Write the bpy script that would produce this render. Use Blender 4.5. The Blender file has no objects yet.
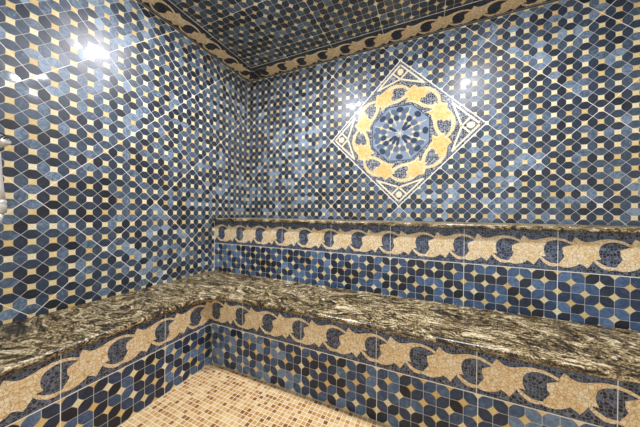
import bpy, bmesh, math, random
from mathutils import Vector, Matrix
random.seed(7)
S = bpy.context.scene
COL = S.collection

# ------------------------------------------------------------------ measures (metres)
H = 2.30                    # ceiling height
XR, YF = 3.30, -2.75        # right and front extent of the room
BX, BY = 0.4522, -0.840     # bench faces (left run, back run)
LY = -0.418                 # face of the low wall behind the bench
HB, HG = 0.460, 0.251       # bench top, lower edge of bench border
HW, HL = 0.6936, 0.9126     # lower edge of low-wall border, ledge top
PB = 0.2                    # border strip height
PER = 0.199                 # one vine motif
Q = 0.2835                  # half diagonal of a wall tile panel
EYE = (1.7121, -1.9822, 0.9646)

# ------------------------------------------------------------------ node helpers
def lin(h):
    h = h.lstrip('#'); o = []
    for k in (0, 2, 4):
        c = int(h[k:k+2], 16)/255
        o.append(c/12.92 if c <= .04045 else ((c+.055)/1.055)**2.4)
    return (*o, 1.0)

class Nd:
    """small expression wrapper around shader math nodes"""
    def __init__(s, t, k): s.t, s.k = t, k
    def _m(s, op, *a):
        n = s.t.nodes.new('ShaderNodeMath'); n.operation = op
        for i, v in enumerate((s,)+a):
            if isinstance(v, Nd): s.t.links.new(v.k, n.inputs[i])
            else: n.inputs[i].default_value = v
        return Nd(s.t, n.outputs[0])
    def __add__(s, o): return s._m('ADD', o)
    __radd__ = __add__
    def __sub__(s, o): return s._m('SUBTRACT', o)
    def __rsub__(s, o): return (s*-1.0)+o
    def __mul__(s, o): return s._m('MULTIPLY', o)
    __rmul__ = __mul__
    def __truediv__(s, o): return s._m('DIVIDE', o)
    def floor(s): return s._m('FLOOR')
    def round(s): return s._m('ROUND')
    def fract(s): return s._m('FRACT')
    def abs(s): return s._m('ABSOLUTE')
    def sqrt(s): return s._m('SQRT')
    def lt(s, v): return s._m('LESS_THAN', v)
    def gt(s, v): return s._m('GREATER_THAN', v)
    def mn(s, o): return s._m('MINIMUM', o)
    def mx(s, o): return s._m('MAXIMUM', o)
    def fmod(s, o): return s._m('FLOORED_MODULO', o)
    def clamp(s):
        r = s._m('ADD', 0.0); r.k.node.use_clamp = True; return r

class Mat:
    def __init__(s, name, rough=.2, spec=.5, coat=0.):
        s.m = bpy.data.materials.new(name); s.m.use_nodes = True
        s.t = s.m.node_tree; s.n = s.t.nodes; s.l = s.t.links
        s.b = s.n['Principled BSDF']
        s.b.inputs['Roughness'].default_value = rough
        s.b.inputs['Specular IOR Level'].default_value = spec
        s.b.inputs['Coat Weight'].default_value = coat
    def uv(s):
        c = s.n.new('ShaderNodeUVMap'); c.uv_map = 'UVMap'
        p = s.n.new('ShaderNodeSeparateXYZ'); s.l.new(c.outputs[0], p.inputs[0])
        return Nd(s.t, p.outputs[0]), Nd(s.t, p.outputs[1])
    def obj(s):
        return s.n.new('ShaderNodeTexCoord').outputs['Object']
    def vec(s, x, y, z=0.):
        c = s.n.new('ShaderNodeCombineXYZ')
        for i, v in enumerate((x, y, z)):
            if isinstance(v, Nd): s.l.new(v.k, c.inputs[i])
            else: c.inputs[i].default_value = v
        return c.outputs[0]
    def white(s, x, y, z=0.):
        w = s.n.new('ShaderNodeTexWhiteNoise'); w.noise_dimensions = '3D'
        s.l.new(s.vec(x, y, z), w.inputs['Vector'])
        return Nd(s.t, w.outputs['Value']), w.outputs['Color']
    def noise(s, v, scale, detail=3, rough=.5, dist=0.):
        w = s.n.new('ShaderNodeTexNoise')
        if v is not None: s.l.new(v, w.inputs['Vector'])
        w.inputs['Scale'].default_value = scale; w.inputs['Detail'].default_value = detail
        w.inputs['Roughness'].default_value = rough; w.inputs['Distortion'].default_value = dist
        return Nd(s.t, w.outputs[0])
    def ramp(s, f, stops, const=False):
        r = s.n.new('ShaderNodeValToRGB'); e = r.color_ramp
        if const: e.interpolation = 'CONSTANT'
        while len(e.elements) < len(stops): e.elements.new(.5)
        for el, (p, c) in zip(e.elements, stops): el.position = p; el.color = lin(c)
        s.l.new(f.k, r.inputs[0]); return r.outputs[0]
    def mix(s, f, a, b, mode='MIX'):
        n = s.n.new('ShaderNodeMix'); n.data_type = 'RGBA'; n.blend_type = mode
        for sock, v in ((n.inputs[0], f), (n.inputs[6], a), (n.inputs[7], b)):
            if isinstance(v, Nd): s.l.new(v.k, sock)
            elif isinstance(v, str): sock.default_value = lin(v)
            elif isinstance(v, (int, float)): sock.default_value = v
            else: s.l.new(v, sock)
        return n.outputs[2]
    def tilt(s, rnd, amt, bump=None, bdist=.001):
        """each stone sits at a very slightly different angle"""
        g = s.n.new('ShaderNodeNewGeometry').outputs['Normal']
        a = s.n.new('ShaderNodeVectorMath'); a.operation = 'SUBTRACT'
        s.l.new(rnd, a.inputs[0]); a.inputs[1].default_value = (.5, .5, .5)
        m = s.n.new('ShaderNodeVectorMath'); m.operation = 'SCALE'
        s.l.new(a.outputs[0], m.inputs[0]); m.inputs['Scale'].default_value = amt
        d = s.n.new('ShaderNodeVectorMath'); d.operation = 'ADD'
        s.l.new(g, d.inputs[0]); s.l.new(m.outputs[0], d.inputs[1])
        n = s.n.new('ShaderNodeVectorMath'); n.operation = 'NORMALIZE'
        s.l.new(d.outputs[0], n.inputs[0]); out = n.outputs[0]
        if bump is not None:
            b = s.n.new('ShaderNodeBump'); b.inputs['Strength'].default_value = .5
            b.inputs['Distance'].default_value = bdist
            s.l.new(bump.k, b.inputs['Height']); s.l.new(out, b.inputs['Normal']); out = b.outputs[0]
        s.l.new(out, s.b.inputs['Normal']); s.l.new(out, s.b.inputs['Coat Normal'])
    def color(s, c): s.l.new(c, s.b.inputs['Base Color'])

BLUES = [(0, '#171d28'), (.2, '#242e3e'), (.45, '#334153'), (.65, '#475769'), (.82, '#6d8298'), (1, '#95a6b7')]
YEL = [(0, '#cb9f4c'), (.25, '#dcb968'), (.5, '#e8d08c'), (1, '#f5ebc8')]
GROUT = '#c9cac4'; JOINT = '#f0eee6'

def petal_tiles(name, diag, cell, ox, oy, panel=8, seed=0., pw=.47, jw=.030, shift=0., rough=.36, hw=.435, spec=.5, blues=BLUES):
    """stone petals on a square grid with little four-point stars between them"""
    M = Mat(name, rough, spec)
    u, v = M.uv()
    u = u - ox; v = v - oy
    if diag:
        k = 1/math.sqrt(2)/cell
        x, y = (u+v)*k, (v-u)*k
    else:
        x, y = u*(1/cell), v*(1/cell)
    i, j = x.floor(), y.floor()
    fx, fy = x.fract(), y.fract()
    par = (i+j).fmod(2.0)
    fx2 = par*fx + (1.0-par)*(1.0-fx)                 # flip in even cells
    w = (fx2-fy).abs()*0.70711
    t = (fx2+fy-1.0)*0.70711
    R = 1.15 if diag else 1.02; h = hw
    ww = w + (R-h)
    d = (t*t + ww*ww).sqrt() - R                      # negative inside the petal
    petal = d.lt(0.0)
    edge = fx.mn(1.0-fx).mn(fy.mn(1.0-fy))
    g1 = edge.lt(.022)
    g2 = d.abs().lt(.016)
    pi, pj = (x*(1/panel)).floor(), (y*(1/panel)).floor()
    px, py = (x*(1/panel)).fract(), (y*(1/panel)).fract()
    pe = px.mn(1.0-px).mn(py.mn(1.0-py))*float(panel)
    joint = pe.lt(jw)
    r1, c1 = M.white(i, j, seed+.5)
    r2, _ = M.white(pi, pj, seed+9.5)
    vein = M.noise(M.vec(x*1.0+r1*40.0, y*1.0+r1*17.0, r1*31.0), 1.5, 5, .68, 1.9)
    f = (r1*.80 + (r2-.5)*.24 + (vein-.5)*.85 + .06 + shift).clamp()
    blue = M.ramp(f, blues)
    r3, _ = M.white((x+.0).round(), (y+.0).round(), seed+3.5)
    yv = M.noise(M.vec(x, y, 0.), 3.0, 3, .6)
    yel = M.ramp((r3*.75+yv*.5-.1).clamp(), YEL)
    c = M.mix(petal, yel, blue)
    c = M.mix(g2*.75, c, '#5b5f60')
    c = M.mix(g1*.80, c, GROUT)
    c = M.mix(joint, c, JOINT)
    M.color(c)
    gm = g1.mx(joint)
    M.tilt(c1, .05, (gm*-1.0)+1.0, .0006)
    ro = gm*.3 + r1*.06 + rough
    M.l.new(ro.k, M.b.inputs['Roughness'])
    cw = (gm*-1.0+1.0)*.26; M.l.new(cw.k, M.b.inputs['Coat Weight'])
    M.b.inputs['Coat Roughness'].default_value = .065
    return M.m

def tess(name, kind, jper=None, j0=0., scale=1.0, light=0., gr='#7d8494', golds=None):
    """broken-stone tesserae; kind navy or gold; optional panel joints across u"""
    M = Mat(name, .28, .45)
    u, v = M.uv()
    vo = []
    for feat in ('DISTANCE_TO_EDGE', 'F1'):
        w = M.n.new('ShaderNodeTexVoronoi'); w.feature = feat
        M.l.new(M.vec(u, v, 0.), w.inputs['Vector'])
        w.inputs['Scale'].default_value = (88. if kind == 'navy' else 78.)*scale
        w.inputs['Randomness'].default_value = .62 if kind == 'navy' else .8
        vo.append(w)
    de = Nd(M.t, vo[0].outputs['Distance'])
    sp = M.n.new('ShaderNodeSeparateColor'); M.l.new(vo[1].outputs['Color'], sp.inputs[0])
    rnd = Nd(M.t, sp.outputs[0])
    big = M.noise(M.vec(u, v, 0.), 14., 2)
    if kind == 'navy':
        c = M.ramp((rnd*.9+(big-.5)*.3+light).clamp(), [(0, '#11151f'), (.35, '#232b3b'), (.65, '#3a465a'), (.88, '#5a687e'), (1, '#8791a0')])
        c = M.mix(de.lt(.075)*.75, c, gr)
    else:
        c = M.ramp((rnd*.6+big*.75-.2+light).clamp(), golds or [(0, '#dfb573'), (.3, '#ebcb94'), (.6, '#f3dcb0'), (1, '#faeecf')])
        c = M.mix(de.lt(.055)*.62, c, '#b98a4e')
    if jper:
        jf = ((u-j0)*(1/jper)).fract()
        je = jf.mn(1.0-jf)*jper
        c = M.mix(je.lt(.0013), c, JOINT)
    M.color(c)
    M.tilt(vo[1].outputs['Color'], .05, de.lt(.06)*-1.0+1.0, .0006)
    return M.m

def plain(name, hexc, rough=.5, metal=0., spec=.5):
    M = Mat(name, rough, spec)
    n = M.noise(M.obj(), 60., 2)
    M.color(M.mix(n*.10, hexc, '#6a6258'))
    M.b.inputs['Metallic'].default_value = metal
    return M.m

def granite_mat(name, stretch, seed):
    M = Mat(name, .33, .5, .0)
    mp = M.n.new('ShaderNodeMapping'); M.l.new(M.obj(), mp.inputs[0])
    mp.inputs['Scale'].default_value = stretch; mp.inputs['Location'].default_value = (seed, seed*.7, 0)
    v = mp.outputs[0]
    wn = M.n.new('ShaderNodeTexNoise'); M.l.new(v, wn.inputs['Vector']); wn.inputs['Scale'].default_value = 1.6
    wn.inputs['Detail'].default_value = 3
    ad = M.n.new('ShaderNodeVectorMath'); ad.operation = 'MULTIPLY_ADD'
    M.l.new(wn.outputs[1], ad.inputs[0]); ad.inputs[1].default_value = (1.1, 1.1, 1.1); M.l.new(v, ad.inputs[2])
    a = M.noise(ad.outputs[0], 7., 8, .68, .9)
    b = M.noise(ad.outputs[0], 22., 6, .7, .5)
    sp = M.noise(M.obj(), 160., 2, .6)
    f = ((a-.5)*2.1 + (b-.5)*2.9 + (sp-.5)*1.8 + .47).clamp()
    c = M.ramp(f, [(0, '#0d0b08'), (.22, '#231d14'), (.38, '#53442c'), (.54, '#87734c'), (.70, '#aa976c'), (.86, '#cbbb92'), (1, '#e6dcc0')])
    M.color(c)
    return M.m

def floor_mat():
    M = Mat('floor_mosaic', .35, .4)
    u, v = M.uv(); c = .0228
    x, y = u*(1/c), v*(1/c)
    e = x.fract().mn(1.0-x.fract()).mn(y.fract().mn(1.0-y.fract()))
    r, rc = M.white(x.floor(), y.floor(), 2.5)
    n = M.noise(M.vec(x, y, 0.), .9, 3)
    col = M.ramp((r*.93+(n-.5)*.25).clamp(), [(0, '#8a5520'), (.10, '#a96f2e'), (.24, '#c8954e'), (.5, '#d8ac68'), (.78, '#e3bf82'), (1, '#ecd29e')])
    col = M.mix(e.lt(.085)*.9, col, '#f5ead0')
    M.color(col); M.tilt(rc, .04)
    return M.m

def emit(name, hexc, k):
    M = Mat(name)
    M.b.inputs['Base Color'].default_value = lin(hexc)
    M.b.inputs['Emission Color'].default_value = lin(hexc)
    M.b.inputs['Emission Strength'].default_value = k
    return M.m

CELL = Q*math.sqrt(2)/8
C5 = .398/8
MB = petal_tiles('back_wall_petal_tiles', True, CELL, 1.498, 1.594, seed=1.)
ML = petal_tiles('left_wall_petal_tiles', True, CELL, -.638, 1.594+Q, seed=21.)
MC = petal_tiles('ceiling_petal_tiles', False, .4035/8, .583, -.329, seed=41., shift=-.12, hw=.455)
MW = petal_tiles('low_wall_petal_tiles', False, C5, 1.893, HW, seed=61., hw=.442, blues=[(0, '#121722'), (.2, '#1a2538'), (.48, '#2a3e5c'), (.72, '#446288'), (1, '#7493b8')])
MK = petal_tiles('bench_petal_tiles', False, C5, 1.898, HG, seed=81., shift=.0, hw=.442, blues=[(0, '#141a28'), (.2, '#1f2a40'), (.48, '#2f4260'), (.72, '#4d6788'), (1, '#8098b6')], spec=.3)
MKL = petal_tiles('bench_side_petal_tiles', False, C5, -1.543+.398*2, HG, seed=101., shift=-.03, hw=.442, blues=[(0, '#141a28'), (.2, '#1f2a40'), (.48, '#2f4260'), (.72, '#4d6788'), (1, '#8098b6')], spec=.3)
NAVY = tess('navy_tesserae', 'navy', .398, 1.893)
NAVYL = tess('navy_tesserae_side', 'navy', .398, -1.543)
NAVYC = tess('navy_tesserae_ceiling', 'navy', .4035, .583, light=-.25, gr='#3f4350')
NAVYM = tess('navy_tesserae_medallion', 'navy', scale=.8, light=-.08, gr='#b9bcc0')
GOLD = tess('gold_tesserae', 'gold', .398, 1.893, light=.20)
GOLDL = tess('gold_tesserae_side', 'gold', .398, -1.543, light=.20)
GOLDM = tess('gold_tesserae_medallion', 'gold', scale=1.5, light=.0, golds=[(0, '#d9ab50'), (.3, '#e3bd6a'), (.6, '#ebce8a'), (1, '#f4e4b8')])
def stone(name, a, b):
    M = Mat(name, .2)
    M.color(M.mix(M.noise(M.obj(), 70., 4, .6, 1.), a, b)); return M.m
STONE_D = stone('dark_petal_stone', '#222a38', '#46546a'); STONE_M = stone('slate_petal_stone', '#4c596a', '#6c7c90')
STONE_L = stone('pale_petal_stone', '#6f8095', '#95a4b4'); STONE_Y = stone('gold_petal_stone', '#dcb878', '#f0dcae')
GOLDS = tess('pale_gold_tesserae', 'gold', scale=1.5, golds=[(0, '#dcc283'), (.4, '#e8d49c'), (1, '#f5ebcb')])
CREAM = plain('cream_stone', '#efe3bf', .35)
GROUTM = plain('pale_grout', JOINT, .7)
GRAN = granite_mat('granite', (1.0, 2.1, 2.1), 3.1)
FLOOR = floor_mat()
CHROME = plain('satin_nickel', '#f6f3ee', .25, .6)
PAINT = plain('white_enamel', '#eeeae2', .4)
DARK = plain('black_rubber', '#15130f', .5)

# ------------------------------------------------------------------ mesh helpers
def link(name, bm, mat, parent=None, smooth=False):
    me = bpy.data.meshes.new(name)
    bm.normal_update()
    bm.to_mesh(me); bm.free()
    for m in (mat if isinstance(mat, (list, tuple)) else [mat]): me.materials.append(m)
    if smooth:
        for p in me.polygons: p.use_smooth = True
    o = bpy.data.objects.new(name, me); COL.objects.link(o)
    if parent:
        o.parent = parent
        o.location = Vector((0, 0, 0)) - WORLD[parent.name]
        WORLD[o.name] = Vector((0, 0, 0))
    return o
WORLD = {}
def thing(name, label, cat, loc=(0, 0, 0), group=None):
    e = bpy.data.objects.new(name, None); COL.objects.link(e)
    e.location = loc; e.empty_display_size = .1
    e['label'] = label; e['category'] = cat
    if group: e['group'] = group
    WORLD[e.name] = Vector(loc)
    return e
def struct(o, label):
    o['kind'] = 'structure'; o['label'] = label; o['category'] = o.name.split('_')[0]
    return o

class Frame:
    """a flat surface: origin, two in-plane axes and the outward normal"""
    def __init__(s, O, U, V, N): s.O, s.U, s.V, s.N = map(Vector, (O, U, V, N))
    def __call__(s, u, v, h=0.): return s.O + s.U*u + s.V*v + s.N*h
F_BACK = lambda y=0.: Frame((0, y, 0), (1, 0, 0), (0, 0, 1), (0, -1, 0))
F_LEFT = lambda x=0.: Frame((x, 0, 0), (0, 1, 0), (0, 0, 1), (1, 0, 0))
F_CEIL = Frame((0, 0, H), (1, 0, 0), (0, 1, 0), (0, 0, -1))
F_FLOOR = Frame((0, 0, 0), (1, 0, 0), (0, 1, 0), (0, 0, 1))

def box_bm(bm, fr, u0, u1, v0, v1, h0, h1, uvoff=(0, 0)):
    """box on a frame with metre UVs (u, v) on every face"""
    uvl = bm.loops.layers.uv.get('UVMap') or bm.loops.layers.uv.new('UVMap')
    cs = [(a, b, c) for c in (h0, h1) for b in (v0, v1) for a in (u0, u1)]
    vs = [bm.verts.new(fr(*c)) for c in cs]
    for f in ((4, 5, 7, 6), (0, 2, 3, 1), (0, 1, 5, 4), (2, 6, 7, 3), (0, 4, 6, 2), (1, 3, 7, 5)):
        fc = bm.faces.new([vs[k] for k in f])
        nn = len({cs[k][2] for k in f})
        for l, k in zip(fc.loops, f):
            a, b, c = cs[k]
            if nn == 1: l[uvl].uv = (a+uvoff[0], b+uvoff[1])
            elif len({cs[q][0] for q in f}) == 1: l[uvl].uv = (a+c+uvoff[0], b+uvoff[1])
            else: l[uvl].uv = (a+uvoff[0], b+c+uvoff[1])
    return bm
def panel(fr, u0, u1, v0, v1, h0, h1, name, mat, parent=None):
    bm = bmesh.new(); box_bm(bm, fr, u0, u1, v0, v1, h0, h1)
    bmesh.ops.recalc_face_normals(bm, faces=bm.faces)
    return link(name, bm, mat, parent)

def area(p): return sum(p[i][0]*p[(i+1) % len(p)][1]-p[(i+1) % len(p)][0]*p[i][1] for i in range(len(p)))/2
def inlay(bm, poly, fr, h0, h1, warp=None, uvmap=None):
    """a polygon in (u,v) set into the surface as a thin solid"""
    uvl = bm.loops.layers.uv.get('UVMap') or bm.loops.layers.uv.new('UVMap')
    if area(poly) < 0: poly = poly[::-1]
    W = warp or (lambda a, b: (a, b))
    pts = [W(*p) for p in poly]
    if area(pts) < 0: pts = pts[::-1]
    top = [bm.verts.new(fr(a, b, h1)) for a, b in pts]
    bot = [bm.verts.new(fr(a, b, h0)) for a, b in pts]
    n = len(pts)
    faces = [(bm.faces.new(top), list(range(n)))]
    for k in range(n):
        q = (k+1) % n
        faces.append((bm.faces.new([bot[k], bot[q], top[q], top[k]]), [k, q, q, k]))
    for f, idx in faces:
        for l, k in zip(f.loops, idx): l[uvl].uv = pts[k]

def stroke(pts, w, closed=False):
    """polyline to quads"""
    out = []; n = len(pts)
    for k in range(n if closed else n-1):
        a = Vector(pts[k]); b = Vector(pts[(k+1) % n]); d = (b-a).normalized(); s = Vector((-d.y, d.x))*w/2; e = d*w*.35
        out.append([tuple(a-e-s), tuple(b+e-s), tuple(b+e+s), tuple(a-e+s)])
    return out

# one motif of the vine: a five-pointed leaf with the two stems that run on to the next leaf
LEAF = [(0, .156), (.010, .150), (.020, .141), (.038, .135), (.062, .139), (.085, .147), (.112, .152), (.138, .151), (.162, .145), (.188, .132),
        (.188, .121), (.168, .131), (.146, .138), (.127, .140), (.109, .136), (.095, .128), (.086, .116), (.082, .099), (.084, .081), (.091, .064),
        (.078, .064), (.067, .061), (.058, .045), (.043, .023), (.031, .034), (.016, .041), (.009, .034), (-.004, .027), (-.022, .021), (-.041, .020), (-.060, .025),
        (-.054, .045), (-.045, .056), (-.038, .070), (-.045, .084), (-.046, .106), (-.030, .114), (-.015, .121), (-.008, .140)]
STEM = [(.062, .064), (.075, .060), (.090, .048), (.108, .037), (.130, .035), (.150, .038), (.150, .022), (.137, .025), (.121, .021), (.102, .023), (.084, .035), (.070, .049)]

def vine(fr, u0, u1, phase, vb, per=PER, h=.0012, warp=None, cut=None, scale_v=1., name='vine', mat=None, parent=None):
    bm = bmesh.new()
    k0 = math.floor((u0-phase)/per)-1; k1 = math.ceil((u1-phase)/per)+1
    for k in range(k0, k1+1):
        o = phase+k*per
        for poly, dh in ((LEAF, 0.), (STEM, -.0002)):
            inlay(bm, [(o+a*per/.199, vb+b*scale_v) for a, b in poly], fr, .0002, h+dh, warp)
    cuts = list(cut or [])
    if warp is None:
        cuts += [(fr(u0, 0), fr.U*-1), (fr(u1, 0), fr.U)]
    for co, no in cuts:
        g = bm.verts[:]+bm.edges[:]+bm.faces[:]
        bmesh.ops.bisect_plane(bm, geom=g, plane_co=co, plane_no=no, clear_outer=True, dist=1e-6)
    return link(name, bm, mat, parent)

# ------------------------------------------------------------------ room shell
T = .12
struct(panel(F_BACK(), -T, XR, 0, H, -T, 0, 'wall_back', MB), 'back wall of blue stone petal tiles set diagonally around a medallion')
struct(panel(F_LEFT(), YF, 0, 0, H, -T, 0, 'wall_left', ML), 'left wall of blue stone petal tiles set diagonally with gold squares')
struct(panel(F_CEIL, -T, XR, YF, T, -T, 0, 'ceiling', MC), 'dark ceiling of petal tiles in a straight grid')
struct(panel(F_FLOOR, -T, XR, YF, T, -T, 0, 'floor', FLOOR), 'floor of small cream and tan mosaic squares')
WARMW = plain('plaster', '#d8d2c6', .6)
struct(panel(Frame((XR, 0, 0), (0, 1, 0), (0, 0, 1), (-1, 0, 0)), YF, T, 0, H, -T, 0, 'wall_right', WARMW), 'plain pale wall at the far right of the shower')

# ------------------------------------------------------------------ ceiling border
GAP = .006
cb = thing('ceiling_border', 'mosaic band of tan leaves on navy running round the ceiling edge', 'mosaic border', (0, 0, H))
def mitre_bm(u0, u1, left):
    bm = bmesh.new()
    uvl = bm.loops.layers.uv.new('UVMap')
    return bm
W = .19
# back run on the ceiling: along +x, outer edge at the back wall; left run: along +y, outer edge at the left wall
FC_B = Frame((0, -GAP, H), (1, 0, 0), (0, -1, 0), (0, 0, -1))
FC_L = Frame((GAP, 0, H), (0, 1, 0), (1, 0, 0), (0, 0, -1))
diag = Vector((1, 1, 0)).normalized()
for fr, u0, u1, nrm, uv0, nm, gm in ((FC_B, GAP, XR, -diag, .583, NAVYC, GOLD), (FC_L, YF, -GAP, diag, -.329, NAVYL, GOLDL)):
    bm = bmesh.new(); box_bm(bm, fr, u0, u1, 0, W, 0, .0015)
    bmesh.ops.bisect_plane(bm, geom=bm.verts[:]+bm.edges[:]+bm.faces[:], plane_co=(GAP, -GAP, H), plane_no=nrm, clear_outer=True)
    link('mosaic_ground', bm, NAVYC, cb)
    bm = bmesh.new()
    box_bm(bm, fr, u0, u1, -GAP, 0, 0, .001); box_bm(bm, fr, u0, u1, W, W+.003, 0, .001); box_bm(bm, fr, u0, u1, .014, .0165, 0, .0021)
    bmesh.ops.bisect_plane(bm, geom=bm.verts[:]+bm.edges[:]+bm.faces[:], plane_co=(GAP, -GAP, H), plane_no=nrm, clear_outer=True)
    link('grout_line', bm, GROUTM, cb)
    ph = 1.886+.075 if fr is FC_B else -.338+.063
    vine(fr, u0, u1, ph, .004, per=.2015, h=.003, cut=[(Vector((GAP, -GAP, H)), nrm)], mat=gm, parent=cb)

# ------------------------------------------------------------------ bench
GT = .034                    # granite thickness
bench = thing('shower_bench', 'L-shaped tiled bench with gold leaf band below its granite seat', 'bench', (0, 0, 0))
zt = HB-GT
panel(F_BACK(BY), BX, XR-.002, 0, HG, -.35, 0, 'tile_panel', MK, bench)
panel(F_LEFT(BX), YF, BY, 0, HG, -.35, 0, 'tile_panel', MKL, bench)
b1 = panel(F_BACK(BY), BX, XR-.002, HG, zt, -.35, 0, 'mosaic_border', NAVY, bench)
b2 = panel(F_LEFT(BX), YF, BY, HG, zt, -.35, 0, 'mosaic_border', NAVYL, bench)
for b, fr, u0, u1, ph, g in ((b1, F_BACK(BY), BX, XR-.002, 1.893+.063, GOLD), (b2, F_LEFT(BX), YF, BY, -1.543+.063, GOLDL)):
    vine(fr, u0, u1, ph, HG, mat=g, parent=b, cut=[((0, 0, zt), (0, 0, 1))])
    bm = bmesh.new(); box_bm(bm, fr, u0, u1, HG-.0015, HG+.0025, -.001, .0006); link('grout_line', bm, GROUTM, b)

# granite seat: L with a rounded inner corner and a rounded front edge
def slab(outline, z0, z1, r, name, label, cat, mat):
    bm = bmesh.new()
    vs = [bm.verts.new((x, y, z0)) for x, y in outline]
    f = bm.faces.new(vs)
    e = bmesh.ops.extrude_face_region(bm, geom=[f])
    nv = [v for v in e['geom'] if isinstance(v, bmesh.types.BMVert)]
    bmesh.ops.translate(bm, verts=nv, vec=(0, 0, z1-z0))
    bmesh.ops.recalc_face_normals(bm, faces=bm.faces)
    ed = [x for x in bm.edges if len(x.link_faces) == 2 and abs(x.link_faces[0].normal.z-x.link_faces[1].normal.z) > .5]
    bmesh.ops.bevel(bm, geom=ed, offset=r, segments=4, profile=.5, affect='EDGES', clamp_overlap=True)
    o = link(name, bm, mat, smooth=False)
    if label: o['label'] = label; o['category'] = cat
    return o
R = .17
def seat_outline(ov):
    ol = [(0.001, LY-.001), (0.001, YF), (BX+ov, YF)]
    r = R-(.036-ov); cx, cy = BX+.036+R, BY-.036-R
    r = R+(.036-ov)
    for k in range(0, 17):
        a = math.pi - k/16*math.pi/2
        ol.append((cx+r*math.cos(a), cy+r*math.sin(a)))
    return ol + [(XR-.002, BY-ov), (XR-.002, LY-.001)]
seat = slab(seat_outline(.036), zt+.012, HB, .0105, 'granite_slab', 'L-shaped brown and cream granite seat slab with rounded inner corner', 'stone slab', GRAN)
WORLD[seat.name] = Vector((0, 0, 0))
under = slab(seat_outline(.014), zt, zt+.012, .002, 'under_edge', None, None, GRAN)
under.parent = seat

# ------------------------------------------------------------------ low wall behind the bench and its ledge
LT = .022
low = thing('tiled_plinth', 'low tiled wall behind the bench with gold leaf band under the ledge', 'low wall', (0, LY, 0))
zl = HL-LT
panel(F_BACK(LY), .001, XR-.002, 0, HW, LY+.002, 0, 'tile_panel', MW, low)
b3 = panel(F_BACK(LY), .001, XR-.002, HW, zl, LY+.002, 0, 'mosaic_border', NAVY, low)
vine(F_BACK(LY), .008, XR-.002, 1.893+.063, HW-.002, scale_v=1.1, mat=GOLD, parent=b3, cut=[((0, 0, zl), (0, 0, 1))])
bm = bmesh.new(); box_bm(bm, F_BACK(LY), .001, XR-.002, HW-.0015, HW+.0025, -.001, .0006); box_bm(bm, F_BACK(LY), .001, .007, HB, zl, -.001, .0006)
link('grout_line', bm, GROUTM, b3)
slab([(0.001, -.001), (0.001, LY-.026), (XR-.002, LY-.026), (XR-.002, -.001)], zl, HL, .008, 'granite_ledge',
     'long narrow granite ledge capping the low wall behind the bench', 'ledge', GRAN)

# ------------------------------------------------------------------ medallion on the back wall
MX, MZ = 1.498, 1.594
med = thing('wall_medallion', 'diamond mosaic medallion with a ring of gold leaves on the back wall', 'medallion', (MX, 0, MZ))
FM = Frame((MX, 0, MZ), (1, 0, 0), (0, 0, 1), (0, -1, 0))
HD = 2*Q
bm = bmesh.new(); inlay(bm, [(HD-.004, 0), (0, HD-.004), (-HD+.004, 0), (0, -HD+.004)], FM, .0001, .0015); link('mosaic_ground', bm, NAVYM, med)
bm = bmesh.new()
for p in stroke([(HD, 0), (0, HD), (-HD, 0), (0, -HD)], .007, True): inlay(bm, p, FM, .0001, .0019)
link('outer_joint', bm, GROUTM, med)
for k in range(4):
    a = k*math.pi/2; ca, sa = math.cos(a), math.sin(a)
    rot = lambda x, y: (x*ca-y*sa, x*sa+y*ca)
    bm = bmesh.new()
    for sg in (-1, 1):
        lines = [[(0, .532), (sg*.172, .362)], [(0, .421), (sg*.056, .474)], [(0, .421), (sg*.172, .362)]]
        for q, ln in enumerate(lines):
            for p in stroke(ln, .0125): inlay(bm, p, FM, .0004, .0022+.0001*q, rot)
    inlay(bm, [(.023*math.cos(i*math.pi/4+math.pi/8), .477+.027*math.sin(i*math.pi/4+math.pi/8)) for i in range(8)], FM, .0004, .0025, rot)
    link('corner_ornament', bm, CREAM, med)
# wreath: the vine bent round a circle, running clockwise
def dens(poly, n=3):
    o = []
    for i in range(len(poly)):
        a, b = poly[i], poly[(i+1) % len(poly)]
        for t in range(n): o.append((a[0]+(b[0]-a[0])*t/n, a[1]+(b[1]-a[1])*t/n))
    return o
# one star leaf (centimetres from the medallion centre) with the two stems to the next leaf
RLEAF = [(4.7, 31.0), (7.4, 31.2), (8.4, 33.2), (11.1, 34.9), (12.9, 32.6), (16.6, 32.2), (18.3, 31.2), (17.3, 29.7), (20.0, 27.7), (17.6, 27.3),
         (17.2, 25.4), (15.0, 25.6), (14.2, 24.2), (12.6, 21.5), (10.7, 23.6), (7.9, 24.0), (5.2, 23.8), (6.9, 26.4), (5.9, 28.4)]
ROUT = [(11.0, 31.5), (14.5, 33.0), (17.4, 33.0), (21.1, 32.0), (25.2, 29.2), (27.9, 25.0), (28.7, 20.8), (28.7, 17.0), (26.5, 17.0), (26.6, 20.8), (25.6, 24.0), (23.2, 27.0), (20.2, 29.2), (16.8, 29.8), (12.5, 28.5)]
RIN = [(10.5, 24.5), (13.4, 23.4), (16.2, 20.7), (19.8, 18.9), (23.4, 18.3), (25.6, 17.6), (24.6, 14.6), (22.6, 15.6), (19.2, 16.6), (15.4, 18.3), (12.4, 20.8), (9.0, 22.4)]
lc = (12.6, 28.4)
BIG = [(lc[0]+(x-lc[0])*1.22, lc[1]+(y-lc[1])*1.18) for x, y in RLEAF]
HEART = [(lc[0]+(x-lc[0])*.98, lc[1]+(y-lc[1])*.98) for x, y in RLEAF]
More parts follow.
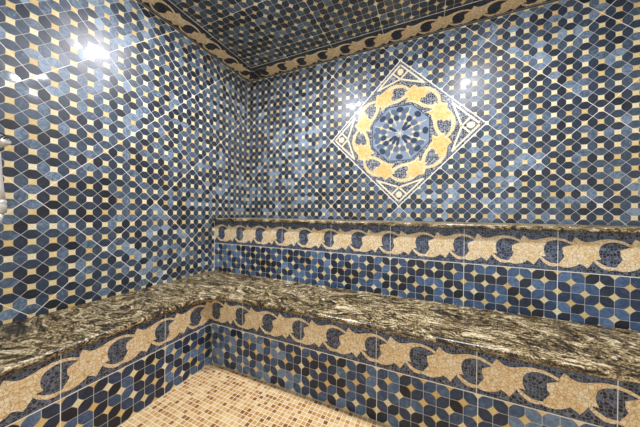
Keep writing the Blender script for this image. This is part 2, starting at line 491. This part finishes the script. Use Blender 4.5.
for k in range(8):
    a = -k*math.pi/4; ca, sa = math.cos(a), math.sin(a)
    rot = lambda x, y: ((x*ca-y*sa)/100, (x*sa+y*ca)/100)
    bs = bmesh.new()
    for q, poly in enumerate((ROUT, RIN, BIG)): inlay(bs, poly, FM, .0003, .0021+q*.0002, rot)
    st = link('leaf', bs, GOLDS, med)
    bl = bmesh.new(); inlay(bl, HEART, FM, .0003, .0028, rot)
    WORLD[st.name] = Vector((0, 0, 0)); link('golden_heart', bl, GOLDM, st)
# octagonal heart: sixteen wedges of petals
octr = lambda th, r: r/math.cos(((th+math.pi/8) % (math.pi/4))-math.pi/8)
RO = .212
def ell(r, ang, ha, hb, tw=0., n=14):
    c = Vector((r*math.cos(ang), r*math.sin(ang))); d = Vector((math.cos(ang+tw), math.sin(ang+tw))); e = Vector((-d.y, d.x))
    return [tuple(c+d*(math.copysign(abs(math.cos(t))**.9, math.cos(t))*ha)+e*(math.sin(t)*hb)) for t in [2*math.pi*k/n for k in range(n)]]
bm = bmesh.new(); rr = random.Random(5); oct8 = math.pi/4; layer = [0]
def put(poly, mi, h):
    n0 = len(bm.faces); inlay(bm, poly, FM, .0003, h); bm.faces.ensure_lookup_table()
    for f in bm.faces[n0:]: f.material_index = mi
put([(octr(t, RO)*math.cos(t), octr(t, RO)*math.sin(t)) for t in [math.pi/8+i*oct8 for i in range(8)]], 2, .0018)
for k in range(8):
    t = k*oct8+math.pi/8
    for p in stroke([(0, 0), (.205*math.cos(t), .205*math.sin(t))], .0035): put(p, 4, .0022)
for k in range(16):
    t = math.pi/16+k*math.pi/8
    put(ell(.064, t, .036, .0115), (2, 2, 0, 2)[k % 4] if rr.random() < .8 else 0, .0025)
    put(ell(.098, t+math.pi/16, .015, .011, 0, 4), 3, .0026)
    put(ell(.124, t, .023, .0205, .5*(-1)**k), 0 if rr.random() < .5 else 1, .0027)
    put(ell(.172, t+.05*(-1)**k, .030, .021, .6*(-1)**k), 1 if rr.random() < .6 else 2, .0025)
for k in range(8):
    t = k*oct8
    put(ell(.153, t+math.pi/8, .016, .014, 0, 4), 3, .0028)
    put(ell(.150, t, .012, .010, 0, 4), 3, .0028)
    put(ell(.184, t, .021, .027), 0 if rr.random() < .8 else 1, .0029)
link('rosette', bm, [STONE_D, STONE_M, STONE_L, STONE_Y, CREAM], med)
bm = bmesh.new()
oc = [(octr(t, RO)*math.cos(t), octr(t, RO)*math.sin(t)) for t in [math.pi/8+i*math.pi/4 for i in range(8)]]
for p in stroke(oc, .005, True): inlay(bm, p, FM, .0003, .0026)
link('octagon_line', bm, STONE_D, med)

# ------------------------------------------------------------------ recessed lights
def lathe(bm, prof, c, n=32, axis='z'):
    rings = []
    for r, z in prof:
        if r < 1e-6: rings.append([bm.verts.new((c[0], c[1], c[2]+z))])
        else: rings.append([bm.verts.new((c[0]+r*math.cos(2*math.pi*k/n), c[1]+r*math.sin(2*math.pi*k/n), c[2]+z)) for k in range(n)])
    for a, b in zip(rings, rings[1:]):
        for k in range(n):
            q = (k+1) % n
            if len(a) == 1 and len(b) == 1: continue
            if len(a) == 1: bm.faces.new([a[0], b[q], b[k]])
            elif len(b) == 1: bm.faces.new([a[k], a[q], b[0]])
            else: bm.faces.new([a[k], a[q], b[q], b[k]])
    bmesh.ops.recalc_face_normals(bm, faces=bm.faces)
LAMP = emit('lamp_lens', '#f8f8ff', 860.)
for x, lab in ((.83, 'recessed ceiling light near the left wall'), (2.05, 'recessed ceiling light towards the right of the shower')):
    L = thing('recessed_light', lab, 'ceiling light', (x, -.92, H))
    bm = bmesh.new(); lathe(bm, [(.058, -.001), (.085, -.001), (.083, -.006), (.064, -.010), (.058, -.006), (.058, -.001)], (x, -.92, H)); link('trim_ring', bm, PAINT, L, True)
    bm = bmesh.new(); lathe(bm, [(.057, -.006), (.053, -.012), (.042, -.017), (.022, -.020), (0, -.021)], (x, -.92, H)); link('lamp_lens', bm, LAMP, L, True)

# ------------------------------------------------------------------ hand shower on the left wall
def tube(bm, pts, rad, n=16):
    rings = []
    for k, p in enumerate(pts):
        p = Vector(p); a = Vector(pts[max(0, k-1)]); b = Vector(pts[min(len(pts)-1, k+1)]); d = (b-a).normalized()
        x = d.orthogonal().normalized(); y = d.cross(x); r = rad[k] if isinstance(rad, (list, tuple)) else rad
        rings.append([bm.verts.new(p+(x*math.cos(2*math.pi*i/n)+y*math.sin(2*math.pi*i/n))*r) for i in range(n)])
    for a, b in zip(rings, rings[1:]):
        for i in range(n): bm.faces.new([a[i], a[(i+1) % n], b[(i+1) % n], b[i]])
    bm.faces.new(rings[0][::-1]); bm.faces.new(rings[-1])
    bmesh.ops.recalc_face_normals(bm, faces=bm.faces)
hy, hx = -1.610, .06
hs = thing('hand_shower', 'chrome hand shower on a slide bar at the left wall edge', 'shower head', (hx, hy, .96))
def part(nm, fn, mat=None, parent=None):
    bm = bmesh.new(); fn(bm); return link(nm, bm, mat or CHROME, parent or hs, True)
part('slide_bar', lambda b: tube(b, [(.040, -1.640, .93), (.040, -1.640, 1.655)], .011))
part('wall_post', lambda b: (tube(b, [(.0, -1.628, 1.63), (.02, -1.628, 1.63), (.040, -1.628, 1.63), (.056, -1.628, 1.63)], [.028, .017, .020, .014])))
part('handle', lambda b: tube(b, [(hx, hy-.004, 1.225), (hx, hy, 1.20), (hx, hy+.002, 1.12), (hx, hy+.006, 1.05), (hx, hy+.010, 1.005)], [.010, .014, .016, .017, .018]))
part('collar', lambda b: tube(b, [(hx, hy+.010, 1.006), (hx, hy+.010, .998), (hx, hy+.010, .99), (hx, hy+.010, .982), (hx, hy+.010, .950)], [.019, .022, .019, .022, .020]))
part('hose_nut', lambda b: tube(b, [(hx, hy+.008, .950), (hx, hy+.004, .92), (hx, hy-.004, .89)], [.017, .014, .010]))
part('hose', lambda b: tube(b, [(hx, hy-.004, .89), (hx, hy-.015, .80), (hx+.01, hy-.06, .68), (hx+.01, hy-.14, .60), (hx, hy-.22, .66)], .009), DARK)
sh = part('spray_head', lambda b: tube(b, [(hx-.005, hy-.012, 1.215), (hx+.008, hy+.000, 1.235), (hx+.022, hy+.010, 1.255), (hx+.028, hy+.014, 1.262)], [.012, .018, .026, .025]))
def nubs(b):
    for k in range(19):
        rr = 0 if k == 0 else (.010 if k < 7 else .020); a = k*2.4 if k >= 7 else k*math.pi/3
        d = Vector((.62, .50, .22)).normalized(); x = d.orthogonal().normalized(); y = d.cross(x)
        c = Vector((hx+.028, hy+.014, 1.262))+(x*math.cos(a)+y*math.sin(a))*rr
        tube(b, [c-d*.002, c+d*.004], .0028, 6)
part('nozzle', nubs, DARK, sh)

# ------------------------------------------------------------------ camera
f, yaw, pit, rol = 243.0954, .4209, -.0014, .0110
Fw = Vector((-math.sin(yaw)*math.cos(pit), math.cos(yaw)*math.cos(pit), math.sin(pit)))
Rt = Vector((math.cos(yaw), math.sin(yaw), 0)); Up = Rt.cross(Fw)
R2 = Rt*math.cos(rol)+Up*math.sin(rol); U2 = Up*math.cos(rol)-Rt*math.sin(rol)
cam = bpy.data.cameras.new('camera'); co = bpy.data.objects.new('camera', cam); COL.objects.link(co)
m = Matrix((R2, U2, -Fw)).transposed().to_4x4(); m.translation = Vector(EYE); co.matrix_world = m
cam.sensor_width = 36; cam.lens = f/640*36; cam.clip_start = .02
S.camera = co

# ------------------------------------------------------------------ light from the bathroom beyond the open front
w = bpy.data.worlds.new('world'); S.world = w; w.use_nodes = True
bg = w.node_tree.nodes['Background']
bg.inputs[0].default_value = (.96, .98, 1.0, 1); bg.inputs[1].default_value = 1.0

S.view_settings.view_transform = 'Standard'; S.view_settings.look = 'None'
S.view_settings.gamma = 1; S.view_settings.exposure = 0.0; S.view_settings.use_curve_mapping = False
